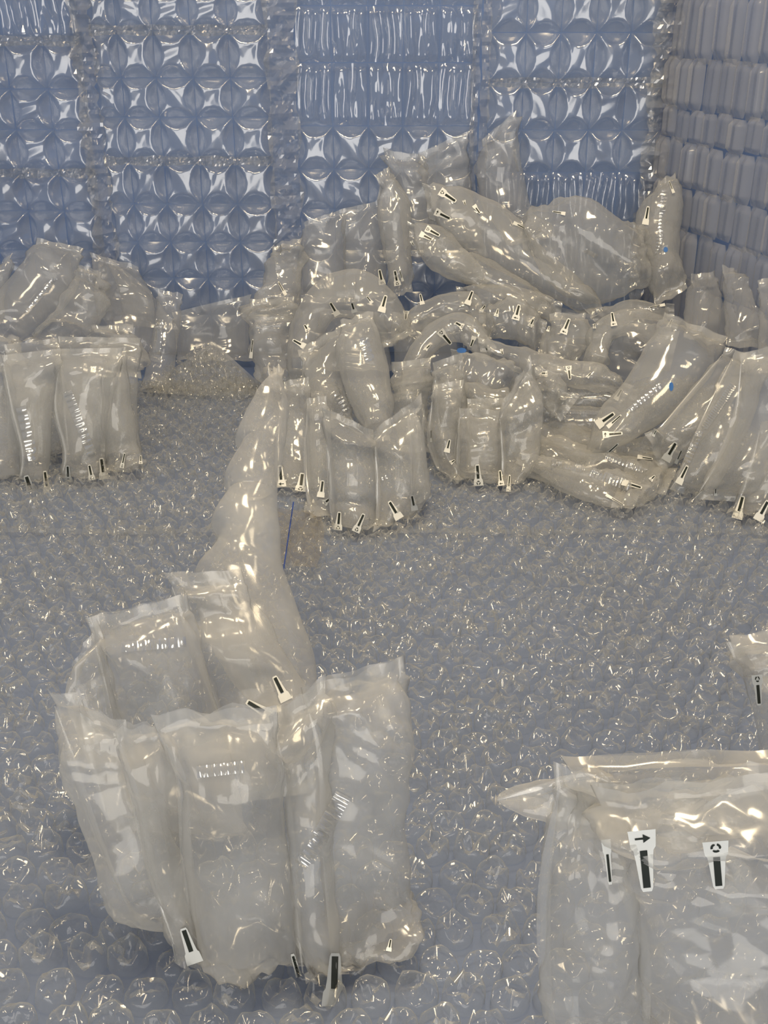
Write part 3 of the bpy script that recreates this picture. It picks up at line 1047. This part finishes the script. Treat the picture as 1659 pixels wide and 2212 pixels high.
# --- pouches at the front of the middle heap
bag('leaning_air_column', 'air column leaning into the top of the heart shaped pouch', [
    ([(738, 708, 806, 688, 1.50), (728, 770, 826, 748, 1.47), (742, 830, 842, 815, 1.43), (768, 890, 848, 885, 1.39), (792, 940, 840, 938, 1.36)], .034, dict(crumple=1.0)),
], ladders=[(785, 730, 800, 780, 20, 4)])
bag('air_pillow', 'creased air pillow tucked left of the column leaning into the heart shaped pouch', [
    ([(645, 770, 735, 722, 1.56), (655, 830, 740, 830, 1.52), (670, 890, 760, 900, 1.46)], .034, dict(crumple=1.6)),
], group=G2, ladders=[(728, 850, 750, 890, 15, 5)])
bag('air_pillow', 'creased air pillow between the heart shaped and tooth shaped pouches', [
    ([(848, 800, 930, 790, 1.46), (850, 870, 925, 870, 1.44), (868, 960, 930, 960, 1.40)], .032, dict(crumple=1.8)),
], group=G2)
bag('upright_air_pouch', 'heart shaped air pouch pinched at the top, middle front', [
    ([(612, 842, 668, 832, 1.40), (602, 930, 680, 930, 1.37), (598, 1010, 685, 1010, 1.33), (600, 1062, 684, 1076, 1.28)], .030),
    ([(664, 880, 705, 875, 1.30), (660, 980, 718, 980, 1.27), (664, 1070, 716, 1080, 1.23), (672, 1110, 712, 1150, 1.19)], .026),
    ([(700, 900, 806, 948, 1.21), (708, 985, 812, 985, 1.205), (714, 1080, 812, 1080, 1.185), (718, 1150, 806, 1172, 1.155)], .038),
    ([(808, 950, 912, 872, (1.21, 1.24)), (812, 1010, 914, 985, (1.20, 1.23)), (814, 1090, 920, 1070, (1.18, 1.22)), (810, 1178, 914, 1098, (1.15, 1.20))], .036),
    ([(880, 905, 916, 900, 1.27), (890, 990, 920, 990, 1.25), (890, 1080, 928, 1055, 1.22)], .02),
], valves=[(605, 1008, 607, 1036, 'arrow', 1.0), (653, 1024, 650, 1048, 'ring', 1.3), (697, 1040, 694, 1062, 'none'), (712, 1078, 704, 1084, 'ring', 2.0),
           (733, 1108, 731, 1132, 'ring'), (785, 1112, 774, 1136, 'ring', .9), (842, 1085, 856, 1108, 'none'), (890, 1072, 894, 1092, 'none')],
    ladders=[(820, 1036, 836, 1030, 8, 2)])
bag('upright_air_pouch', 'tooth shaped air pouch standing on its narrow foot, right of heart shaped one', [
    ([(935, 850, 1000, 838, 1.38), (926, 940, 992, 930, 1.36), (940, 1000, 988, 1010, 1.34), (970, 1058, 998, 1072, 1.31)], .030),
    ([(1010, 880, 1090, 878, 1.38), (1010, 960, 1090, 960, 1.36), (1010, 1040, 1085, 1040, 1.33)], .026),
    ([(992, 900, 1078, 905, 1.335), (986, 960, 1082, 960, 1.33), (984, 1020, 1090, 1020, 1.32), (978, 1064, 1110, 1058, 1.305)], .036),
    ([(1078, 905, 1150, 788, (1.33, 1.36)), (1082, 950, 1162, 885, (1.325, 1.36)), (1085, 1010, 1148, 990, (1.315, 1.34)), (1074, 1096, 1108, 1092, 1.285)], .034),
    ([(940, 800, 1000, 780, 1.42), (940, 850, 1010, 850, 1.41), (950, 930, 1010, 930, 1.39)], .026, dict(crumple=1.6)),
], valves=[(971, 951, 967, 968, 'none'), (982, 994, 976, 998, 'arrow', 1.8), (931, 930, 931, 946, 'none', .4), (1031, 1006, 1033, 1034, 'ring'), (1080, 1018, 1082, 1038, 'arrow', .9),
           (1101, 1028, 1099, 1050, 'none', .6), (989, 1036, 987, 1050, 'arrow', 1.1)])
bag('flat_air_pouch', 'three tube air pouch lying on the bubble wrap, tubes pointing right', [
    ([(1160, 925, 1150, 952, (1.45, 1.40)), (1290, 940, 1275, 985, (1.43, 1.35)), (1425, 975, 1405, 1015, (1.37, 1.31))], .022, dict(crumple=1.6)),
    ([(1150, 950, 1140, 985, (1.41, 1.33)), (1270, 975, 1255, 1030, (1.37, 1.29)), (1415, 1010, 1385, 1052, (1.32, 1.26))], .024, dict(crumple=2.0)),
    ([(1138, 980, 1128, 1006, (1.35, 1.31)), (1250, 1015, 1225, 1060, (1.30, 1.24)), (1385, 1045, 1345, 1095, (1.26, 1.20))], .022, dict(crumple=1.6)),
    ([(1380, 975, 1340, 1095, (1.35, 1.20)), (1420, 985, 1385, 1090, (1.34, 1.21)), (1446, 1010, 1420, 1065, (1.31, 1.24))], .016),
], valves=[(1408, 991, 1388, 988, 'none', .6), (1384, 1053, 1358, 1045, 'none', .7), (1346, 1090, 1322, 1076, 'none', .3), (1414, 1028, 1408, 1034, 'ring', 1.6)],
    ladders=[(1190, 998, 1265, 1014, 16, 12), (1275, 1018, 1360, 1050, 22, 12), (1305, 985, 1400, 1020, 12, 12)])

# --- right hand pouches
bag('leaning_air_pouch', 'air pouch leaning diagonally left with a blue spot, right side', [
    ([(1432, 690, 1560, 742, 1.44), (1395, 750, 1530, 812, 1.41), (1345, 830, 1470, 880, 1.38), (1295, 890, 1400, 930, 1.35), (1268, 998, 1320, 975, 1.32)], .040, dict(crumple=1.2, nv=60)),
], valves=[(1325, 894, 1302, 910, 'none'), (1340, 898, 1322, 914, 'none', .5), (1342, 936, 1316, 938, 'arrow', .8), (1334, 960, 1316, 976, 'ring', .5)],
    ladders=[(1430, 830, 1355, 890, 12, 9)], dots=[(1450, 835, 5, 10), (1570, 756, 6, 3)])
bag('leaning_air_pouch', 'broad ribbed air pouch leaning at the right frame edge', [
    ([(1560, 765, 1625, 790, 1.36), (1490, 850, 1570, 880, 1.34), (1430, 920, 1500, 960, 1.32), (1412, 930, 1445, 1010, 1.31)], .034),
    ([(1580, 775, 1655, 790, 1.32), (1530, 880, 1625, 900, 1.29), (1485, 980, 1575, 1000, 1.265), (1458, 1040, 1530, 1068, 1.25)], .036),
    ([(1600, 785, 1740, 745, 1.28), (1585, 900, 1740, 890, 1.26), (1545, 1000, 1700, 1000, 1.235), (1510, 1062, 1640, 1070, 1.22)], .038),
    ([(1640, 930, 1760, 900, 1.24), (1610, 1040, 1720, 1040, 1.22), (1570, 1128, 1690, 1115, 1.20)], .030),
], valves=[(1459, 958, 1445, 982, 'none'), (1472, 974, 1464, 992, 'none', .5), (1484, 1008, 1472, 1032, 'none', .8), (1417, 930, 1413, 938, 'none'), (1546, 1056, 1546, 1066, 'none'),
           (1604, 1074, 1596, 1104, 'none'), (1658, 1084, 1644, 1110, 'none')],
    ladders=[(1585, 830, 1520, 925, 16, 22), (1512, 930, 1482, 1000, 16, 9)])
bag('air_pillow', 'grey air pillow hanging low on the right hand wall', [
    ([(1492, 608, 1566, 598, 1.66), (1482, 650, 1570, 650, 1.64), (1476, 720, 1575, 730, 1.58)], .026),
    ([(1560, 590, 1640, 600, 1.60), (1565, 660, 1660, 670, 1.56), (1570, 740, 1690, 740, 1.50)], .028),
    ([(1640, 620, 1740, 610, 1.50), (1640, 700, 1740, 700, 1.46), (1640, 790, 1740, 780, 1.42)], .03),
], 'bag_far')

# ------------------------------------------------------------------ tape with a blue pen line on the floor seam
t = thing('packing_tape', 'strip of brown packing tape with a blue pen line on bubble wrap', 'tape', tuple(on_floor(640, 1160, 0.02)))
P = []
for i in range(14):
    s = i / 13
    for j in range(8):
        u = j / 7
        x = 596 + 96 * u + 14 * math.sin(3 * s) - 12 * s
        y = 1098 + 120 * s + 8 * u
        q = on_floor(x, y, 0.018 + 0.0025 * math.sin(9 * s + 5 * u))
        P.append(q)
link('tape_strip', mesh_np('tape_strip', P, grid_faces(14, 8)), M['tape'], t)
P = []
for i in range(18):
    s = i / 17
    x, y = 634 - 22 * s, 1084 + 150 * s
    for u in (-1.3, 1.3):
        P.append(on_floor(x + u, y, 0.0225 + 0.0025 * math.sin(9 * s + 2.5)))
link('pen_line', mesh_np('pen_line', P, grid_faces(18, 2)), M['pen'], t)
